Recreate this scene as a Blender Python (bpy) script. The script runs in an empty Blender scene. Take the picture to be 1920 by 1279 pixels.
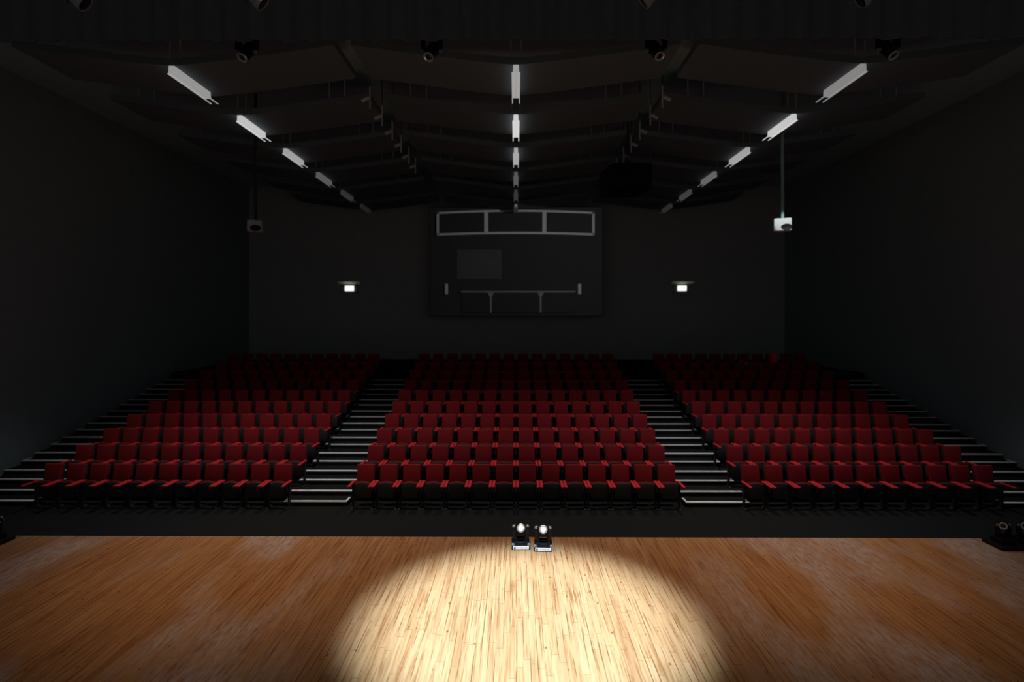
import bpy, bmesh, math, random
from mathutils import Vector, Matrix

random.seed(7)
S = bpy.context.scene
C = S.collection
PI = math.pi

# ------------------------------------------------------------------ camera
CAM_Z = 3.6            # above the stage boards, which lie at z = 0; +Y runs from the stage into the house
FPX = 1054.0
cam_data = bpy.data.cameras.new('camera')
cam_data.sensor_width = 36.0
cam_data.lens = FPX / 1920.0 * 36.0
cam_data.shift_y = -46.5 / 1920.0
cam_data.clip_end = 200
cam_data.dof.use_dof = True
cam_data.dof.focus_distance = 7.6
cam_data.dof.aperture_fstop = 0.75
cam = bpy.data.objects.new('camera', cam_data)
cam.location = (0, 0, CAM_Z)
cam.rotation_euler = (PI / 2, 0, math.radians(0.40))
C.objects.link(cam)
S.camera = cam

# ------------------------------------------------------------------ view, world
S.view_settings.view_transform = 'Standard'
S.view_settings.look = 'None'
S.view_settings.gamma = 1.0
S.view_settings.exposure = 0.0
S.view_settings.use_curve_mapping = False
try:
    S.cycles.use_denoising = True
    S.cycles.diffuse_bounces = 3
    S.cycles.glossy_bounces = 2
    S.cycles.max_bounces = 6
    S.cycles.sample_clamp_indirect = 2.0
except Exception:
    pass

world = bpy.data.worlds.new('world')
S.world = world
world.use_nodes = True
WORLD_LEVEL = 0.055
world.node_tree.nodes['Background'].inputs[0].default_value = (0.97, 1.0, 1.05, 1)
world.node_tree.nodes['Background'].inputs[1].default_value = WORLD_LEVEL


# ------------------------------------------------------------------ lights
def aim(o, target):
    d = Vector(target) - o.location
    o.rotation_euler = d.to_track_quat('-Z', 'Y').to_euler()


def spot(name, loc, target, power, half_deg, blend, color, radius=0.1):
    l = bpy.data.lights.new(name, 'SPOT')
    l.energy = power
    l.spot_size = math.radians(half_deg * 2)
    l.spot_blend = blend
    l.color = color
    l.shadow_soft_size = radius
    o = bpy.data.objects.new(name, l)
    o.location = loc
    C.objects.link(o)
    aim(o, target)
    return o


spot('pool_spotlight', (0.13, 4.4, 9.6), (0.13, 6.63, 0), 20000, 13.1, 0.70, (0.56, 0.80, 1.0), 0.12)
for sx in (-1, 1):
    spot('stage_wash', (sx * 3.2, 8.05, 8.95), (sx * 3.5, 9.35, 0), 1220, 30, 1.0, (1.0, 0.64, 0.37), 0.3)
for x, pw, ha in ((-8.7, 600, 37), (-4.75, 830, 41), (0.0, 680, 41), (4.75, 830, 41), (8.7, 600, 37)):
    spot('house_downlight', (x, 13.65, 8.3), (x * 0.99, 13.6, 0), pw, ha, 1.0, (1.0, 0.98, 0.96), 0.15)
BOOTH_FILL = (3.5, 17.62, 7.9)      # added spot for the booth windows; shutters cut its beam to the booth front
spot('booth_fill_light', BOOTH_FILL, (0, 27.6, 6.4), 430, 34, 0.1, (1, 1, 1), 0.001)
spot('projector_fill', (7.2, 14.0, 8.1), (7.84, 16.5, 6.34), 330, 6.0, 0.4, (0.93, 1.0, 1.0), 0.05)  # added spot without a fixture, brightens the right-hand projector


# ------------------------------------------------------------------ materials
def nt(m):
    return m.node_tree.nodes, m.node_tree.links


def mat(name, color, rough=0.7, metallic=0.0, noise=0.12, scale=30.0, spec=0.3, emit=None, emit_strength=0.0, bump=0.0):
    m = bpy.data.materials.new(name)
    m.use_nodes = True
    n, l = nt(m)
    b = n['Principled BSDF']
    b.inputs['Roughness'].default_value = rough
    b.inputs['Metallic'].default_value = metallic
    b.inputs['Specular IOR Level'].default_value = spec
    tc = n.new('ShaderNodeTexCoord')
    nz = n.new('ShaderNodeTexNoise')
    nz.inputs['Scale'].default_value = scale
    nz.inputs['Detail'].default_value = 3
    l.new(tc.outputs['Object'], nz.inputs['Vector'])
    mr = n.new('ShaderNodeMapRange')
    mr.inputs[1].default_value = 0.3
    mr.inputs[2].default_value = 0.7
    mr.inputs[3].default_value = 1 - noise
    mr.inputs[4].default_value = 1 + noise
    l.new(nz.outputs['Fac'], mr.inputs[0])
    mx = n.new('ShaderNodeVectorMath')
    mx.operation = 'SCALE'
    mx.inputs[0].default_value = color
    l.new(mr.outputs[0], mx.inputs['Scale'])
    l.new(mx.outputs[0], b.inputs['Base Color'])
    if bump:
        bp = n.new('ShaderNodeBump')
        bp.inputs['Strength'].default_value = bump
        bp.inputs['Distance'].default_value = 0.01
        l.new(nz.outputs['Fac'], bp.inputs['Height'])
        l.new(bp.outputs[0], b.inputs['Normal'])
    if emit:
        b.inputs['Emission Color'].default_value = (*emit, 1)
        b.inputs['Emission Strength'].default_value = emit_strength
    return m


def wood_mat():
    m = bpy.data.materials.new('stage_boards')
    m.use_nodes = True
    n, l = nt(m)
    b = n['Principled BSDF']

    def math_(op, a, bb=None, c=None):
        k = n.new('ShaderNodeMath')
        k.operation = op
        for i, v in enumerate((a, bb, c)):
            if v is None:
                continue
            if isinstance(v, (int, float)):
                k.inputs[i].default_value = v
            else:
                l.new(v, k.inputs[i])
        return k.outputs[0]

    def comb(x, y, z=0.0):
        k = n.new('ShaderNodeCombineXYZ')
        for i, v in enumerate((x, y, z)):
            if isinstance(v, (int, float)):
                k.inputs[i].default_value = v
            else:
                l.new(v, k.inputs[i])
        return k.outputs[0]

    def noise(vec, scale, detail=3.0, rough=0.55):
        k = n.new('ShaderNodeTexNoise')
        k.inputs['Scale'].default_value = scale
        k.inputs['Detail'].default_value = detail
        k.inputs['Roughness'].default_value = rough
        l.new(vec, k.inputs['Vector'])
        return k.outputs['Fac']

    def white(vec):
        k = n.new('ShaderNodeTexWhiteNoise')
        k.noise_dimensions = '2D'
        l.new(vec, k.inputs['Vector'])
        return k.outputs['Value']

    def ramp(fac, lo, hi, a=0.0, z=1.0):
        k = n.new('ShaderNodeMapRange')
        k.inputs[1].default_value = lo
        k.inputs[2].default_value = hi
        k.inputs[3].default_value = a
        k.inputs[4].default_value = z
        l.new(fac, k.inputs[0])
        return k.outputs[0]

    def mix(fac, a, bcol):
        k = n.new('ShaderNodeMix')
        k.data_type = 'RGBA'
        l.new(fac, k.inputs[0])
        for i, v in ((6, a), (7, bcol)):
            if isinstance(v, tuple):
                k.inputs[i].default_value = (*v, 1)
            else:
                l.new(v, k.inputs[i])
        return k.outputs[2]

    tc = n.new('ShaderNodeTexCoord')
    sep = n.new('ShaderNodeSeparateXYZ')
    l.new(tc.outputs['Object'], sep.inputs[0])
    X, Y = sep.outputs[0], sep.outputs[1]
    # strips 7.5 cm wide, random lengths about 0.9 m
    wob = math_('MULTIPLY', math_('SUBTRACT', noise(comb(math_('MULTIPLY', X, 2.0), math_('MULTIPLY', Y, 0.6)), 1.5), 0.5), 0.03)
    xs = math_('DIVIDE', math_('ADD', X, wob), 0.075)
    ix = math_('FLOOR', xs)
    fx = math_('FRACT', xs)
    off = white(comb(ix, 3.7))
    ys = math_('ADD', math_('DIVIDE', Y, 0.95), math_('MULTIPLY', off, 9.0))
    iy = math_('FLOOR', ys)
    fy = math_('FRACT', ys)
    tint = white(comb(ix, iy))
    tint2 = white(comb(math_('ADD', ix, 71.3), iy))
    grain = noise(comb(math_('MULTIPLY', X, 21.0), math_('MULTIPLY', Y, 0.8), math_('MULTIPLY', ix, 5.1)), 1.6, 5, 0.62)
    broad = noise(comb(math_('MULTIPLY', X, 7.0), math_('MULTIPLY', Y, 0.55)), 1.0, 3)
    pale, mid, deep = (0.46, 0.252, 0.118), (0.42, 0.214, 0.092), (0.225, 0.074, 0.017)
    c1 = mix(ramp(tint, 0.0, 1.0), mid, pale)
    c2 = mix(math_('MULTIPLY', ramp(grain, 0.47, 0.66), ramp(tint2, 0.0, 1.0, 0.40, 1.0)), c1, deep)
    c3 = mix(math_('MULTIPLY', ramp(broad, 0.50, 0.78), 0.55), c2, deep)
    # seams between strips, broken along their length; end joints; knots
    seam = math_('LESS_THAN', fx, 0.13)
    seam = math_('MULTIPLY', seam, ramp(noise(comb(math_('MULTIPLY', ix, 3.3), math_('MULTIPLY', Y, 1.7)), 1.0, 2), 0.40, 0.62))
    joint = math_('LESS_THAN', fy, 0.014)
    dark = math_('MAXIMUM', math_('MULTIPLY', seam, 0.85), math_('MULTIPLY', joint, 0.35))
    c4 = mix(dark, c3, (0.13, 0.036, 0.008))
    vor = n.new('ShaderNodeTexVoronoi')
    vor.inputs['Scale'].default_value = 1.0
    l.new(comb(math_('MULTIPLY', X, 6.5), math_('MULTIPLY', Y, 3.2)), vor.inputs['Vector'])
    knot = ramp(vor.outputs['Distance'], 0.05, 0.11, 0.85, 0.0)
    c5 = mix(knot, c4, (0.17, 0.035, 0.012))
    # pale lamp glare painted into the board colour as long streaks beside the pool
    glare_patch = noise(comb(math_('MULTIPLY', X, 0.8), math_('MULTIPLY', Y, 0.36), 4.2), 1.0, 2, 0.5)
    glare_grain = noise(comb(math_('MULTIPLY', X, 26.0), math_('MULTIPLY', Y, 5.0)), 1.0, 4, 0.7)
    glare = math_('MULTIPLY', ramp(glare_patch, 0.47, 0.60), ramp(glare_grain, 0.40, 0.62, 0.18, 1.0))
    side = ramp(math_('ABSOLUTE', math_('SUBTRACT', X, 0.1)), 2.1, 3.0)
    c6 = mix(math_('MULTIPLY', math_('MULTIPLY', glare, side), 0.85), c5, (0.50, 0.45, 0.47))
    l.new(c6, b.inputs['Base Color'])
    rg = ramp(grain, 0.3, 0.7, 0.48, 0.62)
    l.new(rg, b.inputs['Roughness'])
    b.inputs['Specular IOR Level'].default_value = 0.30
    bp = n.new('ShaderNodeBump')
    bp.inputs['Strength'].default_value = 0.25
    bp.inputs['Distance'].default_value = 0.004
    l.new(math_('SUBTRACT', math_('MULTIPLY', grain, 0.5), dark), bp.inputs['Height'])
    l.new(bp.outputs[0], b.inputs['Normal'])
    return m


M = {}
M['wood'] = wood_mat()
M['fascia'] = mat('stage_fascia_black', (0.02, 0.02, 0.021), 0.8)
M['carpet'] = mat('dark_carpet', (0.013, 0.0133, 0.0135), 0.95, noise=0.2, scale=60, spec=0.05)
M['step'] = mat('dark_step', (0.013, 0.0133, 0.0135), 0.9, noise=0.15, spec=0.05)
M['nosing'] = mat('white_nosing', (0.80, 0.81, 0.81), 0.6, noise=0.1, scale=12)
M['wall'] = mat('hall_wall', (0.30, 0.36, 0.375), 0.9, noise=0.03, scale=3, spec=0.05)
M['rearwall'] = mat('rear_wall', (0.55, 0.57, 0.58), 0.95, noise=0.03, scale=3, spec=0.05)
M['booth'] = mat('booth_black', (0.055, 0.056, 0.057), 0.95, noise=0.03, scale=3, spec=0.05)
M['ceiling'] = mat('ceiling_paint', (0.42, 0.58, 0.62), 0.9, noise=0.03, scale=2, spec=0.05)
M['cloud'] = mat('acoustic_panel', (0.17, 0.20, 0.225), 0.85, noise=0.03, scale=2, spec=0.1)
M['border'] = mat('black_velvet', (0.085, 0.089, 0.095), 0.95, noise=0.06, scale=9, spec=0.02)
M['fabric'] = mat('red_upholstery', (0.23, 0.014, 0.019), 0.85, noise=0.12, scale=160, spec=0.1, bump=0.1)
M['armred'] = mat('red_armrest', (0.52, 0.022, 0.030), 0.6, noise=0.08, scale=60, spec=0.2)
M['shell'] = mat('black_plastic', (0.036, 0.040, 0.038), 0.5, noise=0.1, scale=30, spec=0.2)
M['steel'] = mat('black_steel', (0.030, 0.030, 0.030), 0.5, spec=0.25)
M['rod'] = mat('galvanised_rod', (0.55, 0.55, 0.55), 0.5, noise=0.1)
M['lampgrey'] = mat('lamp_grey', (0.24, 0.25, 0.26), 0.5)
M['body'] = mat('lamp_black', (0.009, 0.009, 0.009), 0.5, spec=0.15)
M['silver'] = mat('silver_cap', (0.40, 0.38, 0.36), 0.35, metallic=0.5)
M['panelwhite'] = mat('white_panel', (0.92, 0.86, 0.84), 0.45)
M['bumper'] = mat('grey_bumper', (0.18, 0.20, 0.21), 0.5)
M['lens'] = mat('lit_lens', (0.9, 0.9, 0.9), 0.15, emit=(1, 0.99, 0.95), emit_strength=1.3)
M['lensrim'] = mat('lens_rim', (0.60, 0.59, 0.57), 0.35, metallic=0.6)
M['lensdark'] = mat('unlit_lens', (0.02, 0.02, 0.022), 0.12, spec=0.5)
M['led'] = mat('orange_led', (0.6, 0.2, 0.05), 0.4, emit=(1.0, 0.35, 0.12), emit_strength=0.16)
M['frame'] = mat('window_frame', (0.72, 0.72, 0.72), 0.6, noise=0.06, scale=8)
M['framedim'] = mat('sill_frame', (0.30, 0.30, 0.30), 0.6, noise=0.06, scale=8)
M['glass'] = mat('dark_glass', (0.045, 0.045, 0.046), 0.55, spec=0.08)
M['notice'] = mat('grey_board', (0.105, 0.105, 0.107), 0.9, noise=0.10, scale=3, spec=0.05)
M['projwhite'] = mat('projector_white', (0.78, 0.79, 0.80), 0.6, noise=0.03)
M['projgrey'] = mat('projector_grey', (0.50, 0.50, 0.49), 0.6, noise=0.03)
M['teal'] = mat('teal_pole', (0.30, 0.45, 0.41), 0.5)
M['exit'] = mat('exit_lamp', (0.9, 0.9, 0.9), 0.4, emit=(1, 1, 0.99), emit_strength=1.15)
M['canopy'] = mat('green_canopy', (0.72, 0.84, 0.56), 0.6)


def glow_mat(v, name):  # white channel; emission stands in for light falling on it from outside
    return mat(name, (0.6, 0.6, 0.6), 0.5, noise=0.03, emit=(1, 0.995, 0.985), emit_strength=v)


# ------------------------------------------------------------------ mesh helpers
class MB:
    def __init__(self):
        self.bm = bmesh.new()

    def box(self, c, s, bevel=0.0, seg=1, rot=None, pivot=None):
        r = bmesh.ops.create_cube(self.bm, size=1.0)
        vs = r['verts']
        bmesh.ops.scale(self.bm, vec=s, verts=vs)
        if bevel:
            es = list({e for v in vs for e in v.link_edges})
            r2 = bmesh.ops.bevel(self.bm, geom=es, offset=bevel, segments=seg, profile=0.5, affect='EDGES')
            vs = list({v for f in r2['faces'] for v in f.verts} | {v for v in vs if v.is_valid})
        bmesh.ops.translate(self.bm, vec=c, verts=vs)
        if rot:
            bmesh.ops.rotate(self.bm, cent=pivot or c, matrix=rot, verts=vs)
        return vs

    def cyl(self, p0, p1, r0, r1=None, seg=16, cap=True):
        p0, p1 = Vector(p0), Vector(p1)
        d = p1 - p0
        r = bmesh.ops.create_cone(self.bm, cap_ends=cap, segments=seg, radius1=r0, radius2=r0 if r1 is None else r1, depth=d.length)
        q = d.to_track_quat('Z', 'Y').to_matrix().to_4x4()
        bmesh.ops.transform(self.bm, matrix=Matrix.Translation((p0 + p1) / 2) @ q, verts=r['verts'])
        return r['verts']

    def lathe(self, prof, origin, direction, seg=24):
        """prof: list of (radius, distance along direction)."""
        q = Vector(direction).to_track_quat('Z', 'Y').to_matrix()
        o = Vector(origin)
        rings = []
        for r, h in prof:
            if r < 1e-6:
                rings.append([self.bm.verts.new(o + q @ Vector((0, 0, h)))])
            else:
                rings.append([self.bm.verts.new(o + q @ Vector((r * math.cos(2 * PI * k / seg), r * math.sin(2 * PI * k / seg), h))) for k in range(seg)])
        for a, b in zip(rings, rings[1:]):
            for k in range(seg):
                j = (k + 1) % seg
                if len(a) == 1 and len(b) == 1:
                    continue
                if len(a) == 1:
                    self.bm.faces.new((a[0], b[k], b[j]))
                elif len(b) == 1:
                    self.bm.faces.new((a[k], a[j], b[0]))
                else:
                    self.bm.faces.new((a[k], a[j], b[j], b[k]))

    def prism(self, pts, axis, a, b):
        """pts: 2-D outline; axis 'x','y','z' is the extrusion direction from a to b."""
        def p3(u, v, w):
            return {'y': (u, w, v), 'x': (w, u, v), 'z': (u, v, w)}[axis]
        lo = [self.bm.verts.new(p3(u, v, a)) for u, v in pts]
        hi = [self.bm.verts.new(p3(u, v, b)) for u, v in pts]
        k = len(pts)
        self.bm.faces.new(lo)
        self.bm.faces.new(list(reversed(hi)))
        for i in range(k):
            j = (i + 1) % k
            self.bm.faces.new((lo[j], lo[i], hi[i], hi[j]))
        return lo + hi

    def bevel_all(self, offset, seg=2, angle=0.6):
        self.bm.edges.ensure_lookup_table()
        self.bm.normal_update()
        es = [e for e in self.bm.edges if len(e.link_faces) == 2 and e.calc_face_angle(0) > angle]
        bmesh.ops.bevel(self.bm, geom=es, offset=offset, segments=seg, profile=0.5, affect='EDGES')

    def build(self, name, material, parent=None, smooth=False, loc=None):
        bmesh.ops.recalc_face_normals(self.bm, faces=self.bm.faces[:])
        me = bpy.data.meshes.new(name)
        self.bm.to_mesh(me)
        self.bm.free()
        if smooth:
            for p in me.polygons:
                p.use_smooth = True
            try:
                me.set_sharp_from_angle(angle=math.radians(40))
            except Exception:
                pass
        me.materials.append(material)
        o = bpy.data.objects.new(name, me)
        C.objects.link(o)
        if parent:
            o.parent = parent
        if loc:
            o.location = loc
        return o


def tag(o, label=None, cat=None, group=None, kind=None):
    for k, v in (('label', label), ('category', cat), ('group', group), ('kind', kind)):
        if v:
            o[k] = v
    return o


def empty(name, loc, rz=0.0, label=None, cat=None, group=None):
    o = bpy.data.objects.new(name, None)
    o.empty_display_size = 0.1
    o.location = loc
    o.rotation_euler = (0, 0, rz)
    C.objects.link(o)
    return tag(o, label, cat, group)


def copy_tree(o, parent=None):
    c = o.copy()
    C.objects.link(c)
    if parent:
        c.parent = parent
    for ch in list(o.children):
        copy_tree(ch, c)
    return c


ORD = ['first', 'second', 'third', 'fourth', 'fifth', 'sixth', 'seventh', 'eighth', 'ninth', 'tenth', 'eleventh', 'twelfth', 'thirteenth', 'fourteenth']

# ------------------------------------------------------------------ setting
STAGE_Y = 9.16
FLOOR_Z = -0.89
ROW_Y0, ROW_D, ROW_RISE = 12.73, 0.95, 0.23
N_ROWS = 10
BACK_Y = 28.6
BOOTH_Y = 27.6
BOOTH_X, BOOTH_Z0, BOOTH_Z1 = 4.25, 3.62, 8.98
WALL_X = 13.62
CEIL_Z = 10.2

b = MB()
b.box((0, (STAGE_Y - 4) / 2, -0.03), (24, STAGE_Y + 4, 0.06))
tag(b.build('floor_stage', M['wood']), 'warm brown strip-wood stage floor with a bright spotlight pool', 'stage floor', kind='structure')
b = MB()
b.box((0, (STAGE_Y - 4) / 2 - 0.02, (FLOOR_Z - 0.06) / 2), (23.9, STAGE_Y + 3.9, -FLOOR_Z - 0.06))
tag(b.build('trim_stage_front', M['fascia']), 'black front of the raised stage', 'stage front', kind='structure')

b = MB()
b.box((0, (STAGE_Y + BACK_Y) / 2, FLOOR_Z - 0.1), (2 * WALL_X + 0.4, BACK_Y - STAGE_Y + 0.2, 0.2))
tag(b.build('floor', M['carpet']), 'dark carpeted auditorium floor in front of the seats', 'floor', kind='structure')

for nm, sx in (('wall_left', -1), ('wall_right', 1)):
    b = MB()
    b.box((sx * (WALL_X + 0.1), (STAGE_Y + BACK_Y) / 2, (FLOOR_Z + CEIL_Z) / 2), (0.2, BACK_Y - STAGE_Y, CEIL_Z - FLOOR_Z))
    tag(b.build(nm, M['wall']), 'dark side wall of the auditorium on the %s' % nm[5:], 'wall', kind='structure')
b = MB()
b.box((0, BACK_Y + 0.1, (FLOOR_Z + CEIL_Z) / 2), (2 * WALL_X + 0.4, 0.2, CEIL_Z - FLOOR_Z))
tag(b.build('wall_back', M['rearwall']), 'dark rear wall behind the seats', 'wall', kind='structure')
b = MB()
b.box((0, (10.8 + BACK_Y) / 2, CEIL_Z + 0.1), (2 * WALL_X + 0.4, BACK_Y - 10.8 + 0.2, 0.2))
tag(b.build('ceiling', M['ceiling']), 'dark auditorium ceiling above the hanging panels', 'ceiling', kind='structure')

b = MB()
b.box((0, (BOOTH_Y + BACK_Y) / 2, (BOOTH_Z0 + BOOTH_Z1) / 2), (2 * BOOTH_X, BACK_Y - BOOTH_Y - 0.004, BOOTH_Z1 - BOOTH_Z0))
tag(b.build('wall_booth', M['booth']), 'black front of the control booth in the middle of the rear wall', 'wall', kind='structure')

# stepped seating platforms: one stepped block per seat block
CEN_X, IN_X, OUT_X = 3.85, 5.28, 11.33
AISLE_IN = (-5.50, -3.98)


def row_y(k):
    return ROW_Y0 + ROW_D * k


def platform(x0, x1, nm):
    pts = []
    yb = row_y(1) - 0.06
    pts.append((yb, FLOOR_Z))
    for k in range(1, N_ROWS):
        y = row_y(k) - 0.06
        z = FLOOR_Z + ROW_RISE * k
        pts += [(y, z - ROW_RISE), (y, z)] if k > 1 else [(y, z)]
    z = FLOOR_Z + ROW_RISE * N_ROWS
    y = row_y(N_ROWS) - 0.06
    pts += [(y, z - ROW_RISE), (y, z), (BACK_Y - 0.002, z), (BACK_Y - 0.002, FLOOR_Z)]
    b = MB()
    b.prism(pts, 'x', x0, x1)
    return tag(b.build('floor_' + nm, M['carpet']), 'dark stepped seating platform under the %s of red seats' % nm.replace('_', ' '), 'seating platform', kind='structure')


platform(-3.98, 3.98, 'centre_block')
platform(-11.42, -5.50, 'left_block')
platform(5.50, 11.42, 'right_block')


# aisle stairs with white edge lines
def stairs(x0, x1, label, side):
    root = empty('aisle_stairs', ((x0 + x1) / 2, row_y(0) + 0.56, FLOOR_Z), 0, label, 'stairs', 'aisle stairs with white edge lines')
    w = x1 - x0 - 0.01
    for k in range(2 * (N_ROWS - 1)):
        half = k % 2 == 0
        y = -0.05 + (k // 2) * ROW_D + (0 if half else 0.43)
        z1 = ROW_RISE / 2 * (k + 1)
        d = 0.43 if half else ROW_D - 0.43
        b = MB()
        b.box((0, y + d / 2, z1 / 2), (w, d, z1))
        st = b.build('step', M['step'], root)
        b = MB()
        t, hh = 0.075, 0.004
        b.box((0, y + t / 2, z1 + hh / 2), (w - 0.02, t, hh))
        b.box((0, y - 0.002, z1 - 0.008), (w - 0.02, 0.004, 0.024))
        if half:
            ends = (-1, 1) if side == 0 else (side,)
            for e in (-1, 1):
                b.box((e * (w / 2 - 0.03), y + t + 0.12, z1 + hh / 2), (0.05, 0.24, hh))
        b.build('edge_line', M['nosing'], st)
    # landing behind the last row
    b = MB()
    yb = -0.05 + (N_ROWS - 1) * ROW_D
    zt = ROW_RISE * N_ROWS
    ytot = BACK_Y - (row_y(0) + 0.56) - 0.003
    b.box((0, (yb + ytot) / 2, zt / 2), (w, ytot - yb, zt))
    b.build('landing', M['step'], root)
    return root


stairs(-5.50, -3.98, 'dark aisle stairs with white edge lines between left and centre seat blocks', 0)
stairs(3.98, 5.50, 'dark aisle stairs with white edge lines between centre and right seat blocks', 0)
stairs(-13.42, -11.42, 'dark aisle stairs with faint white edge lines along the left side wall', 1)
stairs(11.42, 13.42, 'dark aisle stairs with faint white edge lines along the right side wall', -1)


# ------------------------------------------------------------------ theatre seats
def build_seat():
    root = empty('theatre_seat', (0, 0, 0))
    rx = Matrix.Rotation(math.radians(-9), 3, 'X')
    # backrest, slightly dished, front face towards -Y
    b = MB()
    b.box((0, 0.60, 0.715), (0.405, 0.105, 0.50), 0.024, 3, rx, (0, 0.60, 0.48))
    back = b.build('backrest', M['fabric'], root, True)
    b = MB()
    b.box((0, 0.672, 0.70), (0.405, 0.035, 0.50), 0.012, 2, rx, (0, 0.60, 0.48))
    b.build('back_shell', M['shell'], back, True)
    # tipped-up seat: crowned cushion with a black underside facing the stage
    b = MB()
    top = [(-0.195 + 0.39 * i / 10, 0.605 + 0.030 * math.sin(PI * i / 10)) for i in range(11)]
    b.prism([(0.195, 0.27), (-0.195, 0.27)] + top, 'y', 0.375, 0.412)
    b.bevel_all(0.014, 2)
    seat = b.build('seat', M['fabric'], root, True)
    b = MB()
    top = [(-0.195 + 0.39 * i / 10, 0.585 + 0.030 * math.sin(PI * i / 10)) for i in range(11)]
    b.prism([(0.18, 0.25), (-0.18, 0.25)] + top, 'y', 0.335, 0.374)
    b.bevel_all(0.01, 2)
    b.build('seat_underside', M['shell'], seat, True)
    for s in (-1, 1):
        b = MB()
        b.box((s * 0.2365, 0.27, 0.605), (0.066, 0.50, 0.035), 0.010, 2)
        b.build('armrest', M['armred'], root, True)
        b = MB()
        b.box((s * 0.2365, 0.43, 0.30), (0.04, 0.10, 0.572), 0.008, 1)
        b.box((s * 0.2365, 0.40, 0.0125), (0.06, 0.28, 0.025), 0.006, 1)
        b.build('leg', M['steel'], root)
    return root


proto = build_seat()
PITCH = 0.55
ROWNAMES = ['front'] + ORD[1:]
slots = []
for k in range(N_ROWS):
    for i in range(14):
        slots.append((k, 0 if 1 else 0, 'centre', i, -CEN_X + PITCH * (i + 0.5)))
    for i in range(11):
        slots.append((k, 1, 'left', i, -IN_X - PITCH * (i + 0.5)))
    for i in range(11):
        slots.append((k, 1, 'right', i, IN_X + PITCH * (i + 0.5)))
# the 300 nearest stand as seats of their own, the rest fade into the dark
single = slots[:8 * 36]
row9 = [s for s in slots if s[0] == 8 and s[2] == 'centre' and 1 <= s[3] <= 12]
single = single + row9
rest = [s for s in slots if s not in single]
for n_, (k, _, blk, i, x) in enumerate(single):
    o = proto if n_ == 0 else copy_tree(proto)
    o.location = (x, row_y(k), FLOOR_Z + ROW_RISE * k)
    where = 'fifth'
    if blk == 'centre':
        lab = 'red folded theatre seat, centre block, %s row, %s seat from the left aisle' % (ROWNAMES[k], ORD[i])
    else:
        lab = 'red folded theatre seat, %s block, %s row, %s seat out from inner aisle' % (blk, ROWNAMES[k], ORD[i])
    tag(o, lab, 'seat', 'red theatre seats in tiered rows')
# remaining back-row seats as one object
bm = bmesh.new()
mats = [M['fabric'], M['shell'], M['armred'], M['steel']]
for (k, _, blk, i, x) in rest:
    base = Vector((x, row_y(k), FLOOR_Z + ROW_RISE * k))

    def add(o):
        for ch in o.children:
            nf = len(bm.faces)
            nv = len(bm.verts)
            bm.from_mesh(ch.data)
            bm.verts.ensure_lookup_table()
            bm.faces.ensure_lookup_table()
            bmesh.ops.translate(bm, vec=base, verts=bm.verts[nv:])
            mi = mats.index(ch.data.materials[0])
            for f in bm.faces[nf:]:
                f.material_index = mi
            add(ch)
    add(proto)
me = bpy.data.meshes.new('back_row_seats')
bm.to_mesh(me)
bm.free()
for m_ in mats:
    me.materials.append(m_)
o = bpy.data.objects.new('back_row_seats', me)
C.objects.link(o)
tag(o, 'last rows of red theatre seats fading into the dark', 'seats', kind='stuff')


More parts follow.
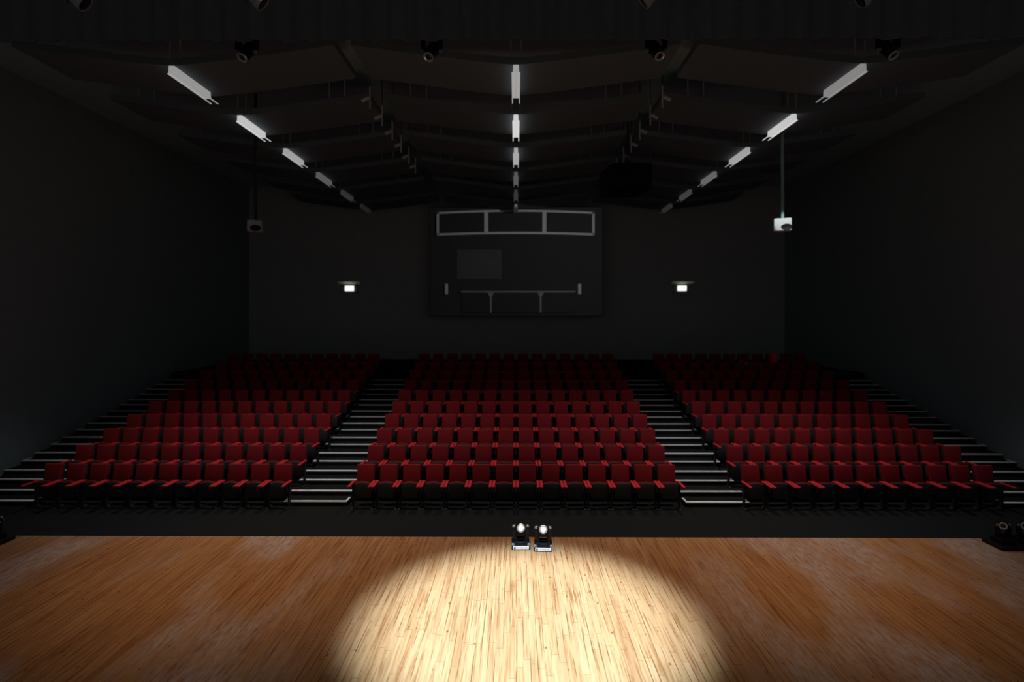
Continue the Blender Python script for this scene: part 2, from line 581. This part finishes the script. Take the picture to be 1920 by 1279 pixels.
# ------------------------------------------------------------------ ceiling: acoustic clouds, light channels
HC = 5.0
CL_Y0, CL_D, CL_LEN = 11.56, 2.85, 1.62
KEEL = CAM_Z + HC + 0.168
COLS = [(-7.1, 'left', 3.34), (0.0, 'centre', 3.40), (7.1, 'right', 3.34)]
GLOW_LEVELS = {'centre': (0.30, 0.60, 0.36, 0.085, 0.030, 0.014),  # painted glow per channel, following how the light fades along each line
           'left': (0.27, 0.50, 0.33, 0.085, 0.024, 0.009),
           'right': (0.20, 0.52, 0.33, 0.115, 0.042, 0.018)}
ROWW = ['front', 'second', 'third', 'fourth', 'fifth', 'sixth']
for cx, cname, hw in COLS:
    for r in range(6):
        y0 = CL_Y0 + CL_D * r
        if y0 + CL_LEN > BACK_Y - 0.3:
            continue
        root = empty('acoustic_cloud', (cx, y0, KEEL), 0,
                     'dark V-shaped acoustic ceiling panel, %s row from stage, %s column' % (ROWW[r], cname), 'ceiling panel', 'V-shaped acoustic panels hung under the ceiling')
        n = 8
        lowr = [(hw * i / n, 0.42 * (i / n) ** 1.15) for i in range(-0, n + 1)]
        low = [(-x, z) for x, z in reversed(lowr[1:])] + lowr
        up = [(x, z + 0.15) for x, z in reversed(low)]
        b = MB()
        b.prism(low + up, 'y', 0, CL_LEN)
        b.build('panel', M['cloud'], root)
        for sx in (-1, 1):
            for f, dy in ((0.105 / hw * 1.0, 0.10), (0.80, 0.10), (0.68, 0.10)):
                x = sx * hw * f
                zb = 0.42 * f ** 1.15 + 0.15
                b = MB()
                b.cyl((x, dy, zb), (x, dy, CEIL_Z - KEEL - 0.004), 0.014, seg=8)
                b.build('suspension_rod', M['rod'], root)
    for r in range(6):
        y0 = CL_Y0 + CL_D * r
        if y0 + 1.7 > BACK_Y - 0.2:
            continue
        lm = glow_mat(GLOW_LEVELS[cname][r], 'channel_glow_%s_%s' % (cname, ROWW[r]))
        root = empty('light_channel', (cx, y0 - 0.02, CAM_Z + HC), 0,
                     'white linear ceiling fixture with painted glow, %s from the stage in the %s line' % (ORD[r], cname), 'ceiling light', 'linear ceiling fixtures in three receding lines')
        L1, L2 = 1.38, 1.66
        b = MB()
        b.prism([(-0.066, 0.012), (0.066, 0.012), (0.058, 0.165), (-0.058, 0.165)], 'y', 0.0, L1)
        b.build('housing', lm, root)
        for s in (-1, 1):
            b = MB()
            b.box((s * 0.079, L2 / 2, 0.004), (0.024, L2, 0.016))
            b.build('side_rail', lm, root)
        b = MB()
        b.box((0, L1 * 0.3, 0.166), (0.05, 0.05, 0.004))
        b.box((0, L1 * 0.8, 0.166), (0.05, 0.05, 0.004))
        b.build('mounting_clip', M['steel'], root)

# small spotlights on drop rods, in the gaps between the panel columns
for sx, sname in ((-1, 'left'), (1, 'right')):
    for r in range(6):
        h = 5.25
        y = 13.45 + 1.22 * r
        root = empty('drop_spotlight', (sx * 3.50, y, CAM_Z + h), 0,
                     'small grey spotlight on a drop rod, %s from stage, %s line' % (ORD[r], sname), 'spotlight', 'small spotlights on rods between the ceiling panels')
        b = MB()
        b.cyl((0, 0, 0.26), (0, 0, CEIL_Z - CAM_Z - h - 0.004), 0.012, seg=8)
        b.build('drop_rod', M['steel'], root)
        b = MB()
        b.cyl((0, 0, -0.28), (0, 0, 0.262), 0.020, seg=8)
        b.build('bracket_tube', M['rod'], root)
        b = MB()
        b.cyl((sx * 0.02, 0, 0.0), (sx * 0.20, 0.02, -0.075), 0.042, 0.046, seg=14)
        hd = b.build('lamp_head', M['rod'], root, True)
        b = MB()
        b.cyl((sx * 0.2001, 0.02, -0.075), (sx * 0.206, 0.0205, -0.0775), 0.038, seg=14)
        b.build('lens', M['lensdark'], hd, True)

# ------------------------------------------------------------------ stage border, bars and hanging lamps
b = MB()
npl = 220
pts_f, pts_b = [], []
for i in range(npl + 1):
    x = -12 + 24 * i / npl
    y = 0.045 * math.sin(i * 1.7) + 0.02 * math.sin(i * 0.61)
    pts_f.append((x, y - 0.012))
    pts_b.append((x, y + 0.012))
b.prism(pts_f + pts_b[::-1], 'z', 0.0, 4.0)
o = b.build('stage_border', M['border'], loc=(0, 9.5, CAM_Z + 518 / FPX * 9.5))
tag(o, 'long black pleated stage border hanging across the top of the picture', 'curtain')


def pipe(y, z, label):
    root = empty('lighting_bar', (0, y, z), 0, label, 'lighting bar')
    b = MB()
    b.cyl((-11, 0, 0), (11, 0, 0), 0.025, seg=12)
    b.build('pipe', M['steel'], root)
    for x in (-9, -4.5, 0.9, 4.5, 9):
        b = MB()
        b.cyl((x, 0, 0.02), (x, 0, 2.2), 0.008, seg=6)
        b.build('hanging_cable', M['steel'], root)


pipe(8.3, 8.54, 'black lighting bar over the stage front, carrying four grey lamps at top of picture')
pipe(10.35, 9.0, 'black lighting bar behind the stage border, carrying four dark moving lamps')

# front bar: four lamps whose lower ends peek into the top of the picture
for i, px in enumerate((137, 475, 1218, 1625)):
    x = (px - 966) / FPX * 8.3
    root = empty('hanging_spotlight', (x, 8.3, 8.54), 0,
                 '%s of the four grey lamps cut off by the top edge' % ('leftmost', 'second from left', 'third from left', 'rightmost')[i], 'spotlight', 'lamps hanging from the front lighting bar')
    tilt = Vector((0.75 if i < 2 else -0.75, 0.25, -0.62)).normalized()
    b = MB()
    b.box((0, 0, -0.05), (0.05, 0.05, 0.05), 0.006)
    b.box((0, 0, -0.085), (0.28, 0.03, 0.03), 0.005)
    for s in (-1, 1):
        b.box((s * 0.135, 0, -0.18), (0.012, 0.035, 0.22), 0.003)
    b.build('yoke', M['steel'], root)
    b = MB()
    top = Vector((0, 0, -0.20)) - tilt * 0.15
    b.lathe([(0, 0), (0.085, 0.01), (0.105, 0.06), (0.11, 0.20), (0.125, 0.22), (0.125, 0.30), (0.115, 0.30), (0.11, 0.29)], top, tilt)
    hd = b.build('lamp_head', M['lampgrey'], root, True)
    b = MB()
    b.lathe([(0.112, 0.285), (0.06, 0.298), (0, 0.302)], top, tilt)
    b.build('lens', M['lensdark'], hd, True)


def moving_head(name, loc, rz, label, cat, group, scale=1.0, lit=True, up=False, aim_dir=(0, -1, 0.12), panel=True, led=False):
    """A moving-head lamp standing on its base; local front is -Y. up=True turns it over to hang."""
    root = empty(name, loc, rz, label, cat, group)
    if up:
        root.rotation_euler = (0, PI, rz)
    root.scale = (scale,) * 3
    b = MB()
    b.box((0, 0, 0.050), (0.285, 0.27, 0.088), 0.010, 2)
    b.box((0, 0, 0.100), (0.235, 0.22, 0.03), 0.008, 1)
    base = b.build('base', M['body'], root, True)
    if panel:
        b = MB()
        b.box((0, -0.1375, 0.040), (0.255, 0.008, 0.052), 0.003)
        p = b.build('front_panel', M['panelwhite'], base)
        b = MB()
        b.cyl((-0.098, -0.1415, 0.040), (-0.098, -0.150, 0.040), 0.013, seg=16)
        b.build('knob', M['body'], base, True)
        b = MB()
        b.box((0.018, -0.1420, 0.040), (0.13, 0.003, 0.003))
        b.box((0.088, -0.1420, 0.042), (0.010, 0.003, 0.010))
        b.build('display_strip', M['bumper'], base)
        for s in (-1, 1):
            b = MB()
            b.box((s * 0.125, -0.115, 0.083), (0.045, 0.05, 0.035), 0.008, 2)
            b.build('corner_bumper', M['bumper'], base, True)
    b = MB()
    for f in range(4):
        fx, fy = (f % 2) * 2 - 1, (f // 2) * 2 - 1
        b.cyl((fx * 0.11, fy * 0.10, 0.0), (fx * 0.11, fy * 0.10, 0.008), 0.015, seg=10)
    b.build('foot', M['body'], base)
    # yoke: tapered U
    b = MB()
    b.prism([(-0.125, 0.115), (0.125, 0.115), (0.135, 0.20), (0.135, 0.325), (0.085, 0.325), (0.085, 0.215), (0.062, 0.155),
             (-0.062, 0.155), (-0.085, 0.215), (-0.085, 0.325), (-0.135, 0.325), (-0.135, 0.20)], 'y', -0.045, 0.045)
    b.bevel_all(0.008, 2)
    yoke = b.build('yoke', M['body'], root, True)
    for s in (-1, 1):
        b = MB()
        b.lathe([(0.030, 0.0), (0.030, 0.012), (0.020, 0.030), (0, 0.034)], (s * 0.110, -0.005, 0.322), (0, -0.25, 1))
        b.build('pivot_cap', M['silver'] if lit else M['bumper'], yoke, True)
    # head: barrel turned towards aim_dir
    d = Vector(aim_dir).normalized()
    c = Vector((0, 0, 0.335))
    b = MB()
    b.lathe([(0, -0.16), (0.045, -0.155), (0.068, -0.12), (0.078, -0.02), (0.074, 0.06), (0.066, 0.125), (0.058, 0.127), (0.056, 0.118)], c, d)
    b.cyl(c + Vector((-0.088, 0, 0)), c + Vector((0.088, 0, 0)), 0.035, seg=16)
    head = b.build('head', M['body'], root, True)
    b = MB()
    b.lathe([(0.050, 0.118), (0.066, 0.118), (0.068, 0.130), (0.060, 0.138), (0.042, 0.130), (0.039, 0.122)], c, d, 32)
    b.build('lens_ring', M['lensrim'], head, True)
    b = MB()
    b.lathe([(0.041, 0.120), (0.036, 0.126), (0.022, 0.132), (0, 0.135)], c, d, 32)
    b.build('lens', M['lens'] if lit else M['lensdark'], head, True)
    if up:
        b = MB()
        b.box((0, 0, -0.0015), (0.16, 0.05, 0.015), 0.003)
        b.build('clamp', M['steel'], base)
    if led:
        b = MB()
        b.cyl((0.03, -0.136, 0.05), (0.03, -0.142, 0.05), 0.016, seg=10)
        b.build('indicator_light', M['led'], base)
    return root


# rear bar: four dark moving lamps seen against the ceiling
for i, px in enumerate((460, 808, 1228, 1660)):
    x = (px - 966) / FPX * 10.35
    moving_head('hanging_moving_lamp', (x, 10.35, 8.97), 0, '%s dark moving lamp with tiny orange indicator hanging below stage border' % ('leftmost', 'second from left', 'third from left', 'rightmost')[i],
                'stage light', 'dark moving lamps hanging behind the stage border', 1.45, False, True, (0.25 if i < 2 else -0.25, -0.5, 0.8), False, i != 0)

# floor lamps at the stage front
moving_head('floor_moving_lamp', (0.075, 8.78, 0), math.radians(1), 'black moving lamp with glowing white lens at stage edge, left of the centre pair', 'stage light', 'lit pair of moving lamps at the stage edge',
            0.97, True, False, (0.0, -1, 0.10))
moving_head('floor_moving_lamp', (0.422, 8.72, 0), math.radians(-2), 'black moving lamp with glowing white lens at stage edge, right of the centre pair', 'stage light', 'lit pair of moving lamps at the stage edge',
            0.97, True, False, (0.0, -1, 0.12))


def corner_pair(cx, sgn, side):
    b = MB()
    w = 1.0
    b.prism([(-w / 2, 0.19), (w / 2, 0.19), (w / 2, -0.21), (-w / 2, -0.21)], 'z', 0, 0.055)
    b.bevel_all(0.006, 1)
    o = b.build('floor_plate', M['body'], loc=(cx + sgn * (w / 2), 8.86, 0))
    tag(o, 'low black base plate under the unlit lamps at %s stage corner' % side, 'base plate', 'black base plates at the stage corners')
    for j, dx in enumerate((0.20, 0.535)):
        moving_head('floor_moving_lamp', (cx + sgn * dx, 8.88, 0.055), 0, 'unlit black moving lamp on the base plate at %s stage corner, %s' % (side, ('inner one', 'outer one')[j]),
                    'stage light', 'unlit moving lamps at the stage corners', 0.80, False, False, (-0.62, -0.75, 0.10) if sgn > 0 else (0.15, 0.95, 0.15), False)


corner_pair(7.45, 1, 'right')
corner_pair(-8.10, -1, 'left')

# ------------------------------------------------------------------ rear wall: booth windows, board, exit lamps
D = BOOTH_Y - 0.06


def wx(px):
    return (px - 967) / FPX * BOOTH_Y


def wz(py):
    return CAM_Z + (593 - py) / FPX * BOOTH_Y


def band(mb, pts, t, y0, y1):
    """A strip of thickness t following a polyline in the wall plane, mitred at its bends."""
    n = len(pts)
    nor = []
    for i in range(n):
        a = Vector(pts[max(i - 1, 0)])
        c = Vector(pts[min(i + 1, n - 1)])
        d = (c - a).normalized()
        nor.append(Vector((-d.y, d.x)))
    up = [(Vector(p) + m * t / 2) for p, m in zip(pts, nor)]
    lo = [(Vector(p) - m * t / 2) for p, m in zip(pts, nor)]
    mb.prism([tuple(p) for p in up] + [tuple(p) for p in reversed(lo)], 'y', y0, y1)


root = tag(empty('window_1', (0, BOOTH_Y - 0.09, 0)), 'wide three-light control booth window high on the rear wall', 'window', kind='structure')
arc = lambda px, y_mid, y_end: y_mid + (y_end - y_mid) * ((px - 966) / 147) ** 2
xs_ = [819 + 294 * i / 16 for i in range(17)]
b = MB()
band(b, [(wx(x), wz(arc(x, 437.5, 440.5))) for x in xs_], 0.105, -0.05, 0.05)
band(b, [(wx(x), wz(arc(x, 396.5, 400.5))) for x in xs_], 0.095, -0.05, 0.05)
for x in (821, 1111.5):
    b.box((wx(x), 0, (wz(440) + wz(400)) / 2), (0.11, 0.1, wz(400) - wz(440) + 0.05))
b.build('window_frame', M['frame'], root)
for x in (911.5, 1020):
    b = MB()
    b.box((wx(x), -0.012, (wz(438.5) + wz(398.5)) / 2), (0.19, 0.13, wz(398.5) - wz(438.5)))
    b.build('mullion', M['frame'], root)
for xa, xb in ((824, 907), (916, 1015.5), (1024.5, 1108.5)):
    b = MB()
    b.box(((wx(xa) + wx(xb)) / 2, 0.03, (wz(438) + wz(400)) / 2), (wx(xb) - wx(xa) + 0.06, 0.012, wz(400) - wz(438) - 0.02))
    b.build('window_pane', M['glass'], root)

root = tag(empty('window_2', (0, BOOTH_Y - 0.09, 0)), 'lower dark booth window with thin top rail on the rear wall', 'window', kind='structure')
b = MB()
b.box(((wx(864) + wx(1078)) / 2, 0, wz(547.5)), (wx(1078) - wx(864), 0.1, 0.075))
b.build('window_frame', M['framedim'], root)
for x in (920, 1013):
    b = MB()
    w0 = wx(x)
    b.prism([(w0 - 0.16, wz(549.2)), (w0 + 0.16, wz(549.2)), (w0 + 0.045, wz(557)), (w0 + 0.045, wz(586)), (w0 - 0.045, wz(586)), (w0 - 0.045, wz(557))], 'y', -0.05, 0.05)
    b.build('mullion', M['framedim'], root)
b = MB()
b.box(((wx(866) + wx(1076)) / 2, 0.03, (wz(549) + wz(586)) / 2), (wx(1076) - wx(866), 0.012, wz(549) - wz(586) - 0.01))
b.build('window_pane', M['glass'], root)
for x, nm in ((836.5, 'left'), (1086, 'right')):
    b = MB()
    b.box((0, 0, 0), (0.17, 0.1, wz(532) - wz(553)), 0.05, 3)
    o = b.build('end_post', M['frame'], loc=(wx(x), BOOTH_Y - 0.052, (wz(532) + wz(553)) / 2), smooth=True)  # upright end post beside the window, not a lamp
    tag(o, 'short grey upright wall fitting at the %s end of the lower booth window' % nm, 'wall fitting', 'grey wall fittings beside the lower booth window')
b = MB()
b.box((0, 0, 0), (wx(940) - wx(856), 0.03, wz(468) - wz(524)), 0.012)
o = b.build('grey_board', M['notice'], loc=((wx(940) + wx(856)) / 2, BOOTH_Y - 0.017, (wz(468) + wz(524)) / 2))
tag(o, 'faint grey board on the rear wall between the two booth windows', 'board')

for px, nm in ((656, 'left'), (1276, 'right')):
    root = empty('exit_lamp', ((px - 967) / FPX * BACK_Y, BACK_Y, CAM_Z + (593 - 541) / FPX * BACK_Y), 0, 'glowing white emergency lamp under a green-lit canopy, rear wall, %s of the booth window' % nm, 'emergency light', 'emergency lamps on the rear wall')
    b = MB()
    b.box((0, -0.075, 0), (0.42, 0.146, 0.25), 0.07, 4)
    b.build('housing', M['bumper'], root, True)
    b = MB()
    b.box((0, -0.17, 0), (0.46, 0.05, 0.275), 0.02, 2)
    b.build('diffuser', M['exit'], root, True)
    b = MB()
    b.box((0, -0.143, -0.05), (0.85, 0.008, 0.42), 0.003)
    b.build('light_shield', M['bumper'], root)  # flange added to keep the diffuser's light off the rear wall
    b = MB()
    b.prism([(-0.001, 0.165), (-0.42, 0.335), (-0.42, 0.360), (-0.001, 0.195)], 'x', -0.575, 0.575)
    b.build('canopy', M['canopy'], root)
    b = MB()
    b.box((0, -0.012, 0.05), (0.20, 0.024, 0.30), 0.004)
    b.build('back_plate', M['steel'], root)


# body of the added booth spot; its shutter box frames the booth front
root = empty('booth_fill_spot', BOOTH_FILL, 0, 'small added black shuttered spotlight on a drop pipe, between centre and right ceiling panels', 'spotlight')
P0 = Vector(BOOTH_FILL)
fr = 0.055
cor = [P0.lerp(Vector((sx * (BOOTH_X - 0.012), BOOTH_Y, z)), fr) - P0 for sx, z in ((-1, BOOTH_Z0 + 0.012), (1, BOOTH_Z0 + 0.012), (1, BOOTH_Z1 - 0.03), (-1, BOOTH_Z1 - 0.03))]
cen = sum(cor, Vector()) / 4
outer = [cen + (c - cen) * 2.6 for c in cor]
b = MB()
vi = [b.bm.verts.new(c) for c in cor]
vo = [b.bm.verts.new(c) for c in outer]
vb = [b.bm.verts.new(c - cen * 1.5) for c in outer]
for i in range(4):
    j = (i + 1) % 4
    b.bm.faces.new((vi[i], vi[j], vo[j], vo[i]))
    b.bm.faces.new((vo[i], vo[j], vb[j], vb[i]))
b.bm.faces.new(vb)
b.build('shutter_box', M['body'], root)
b = MB()
b.cyl((0, 0, 0.40), (0, 0, CEIL_Z - BOOTH_FILL[2] - 0.004), 0.02, seg=10)
for sx in (-1, 1):
    b.box((sx * 0.62, 0.0, 0.0), (0.02, 0.05, 0.84))
b.box((0, 0, 0.41), (1.26, 0.05, 0.02))
b.build('yoke', M['body'], root)

# ------------------------------------------------------------------ hanging projectors
def projector(x, y, z, w, h, rz, m_body, m_pole, label, lens_x):
    root = empty('projector', (x, y, z), rz, label, 'projector', 'projectors hanging on poles over the seats')
    b = MB()
    b.box((0, 0, 0), (w, 0.36, h), 0.03, 3)
    body = b.build('body', m_body, root, True)
    b = MB()
    b.lathe([(0, -0.01), (0.13, -0.01), (0.15, 0.02), (0.14, 0.03), (0.11, 0.025), (0, 0.022)], (lens_x, -0.172, -h * 0.20), (0, -1, 0), 28)
    ln = b.build('lens', M['body'], body, True)
    ln.scale = (1.0, 1.0, 0.62)
    ln.location = (0, 0, -h * 0.20 * (1 - 0.62))
    b = MB()
    b.cyl((0.01, 0, h / 2 - 0.01), (0.01, 0, CEIL_Z - z), 0.045, seg=14)
    b.build('pole', m_pole, root, True)
    return root


projector(7.845, 16.62, 6.28, 0.475, 0.375, math.radians(-19), M['projwhite'], M['teal'], 'white box projector with dark oval opening hanging on a teal pole', 0.10)
projector(-7.73, 16.62, 6.26, 0.41, 0.34, math.radians(17), M['projgrey'], M['steel'], 'dim grey box projector with dark oval opening hanging over left seats', 0.03)
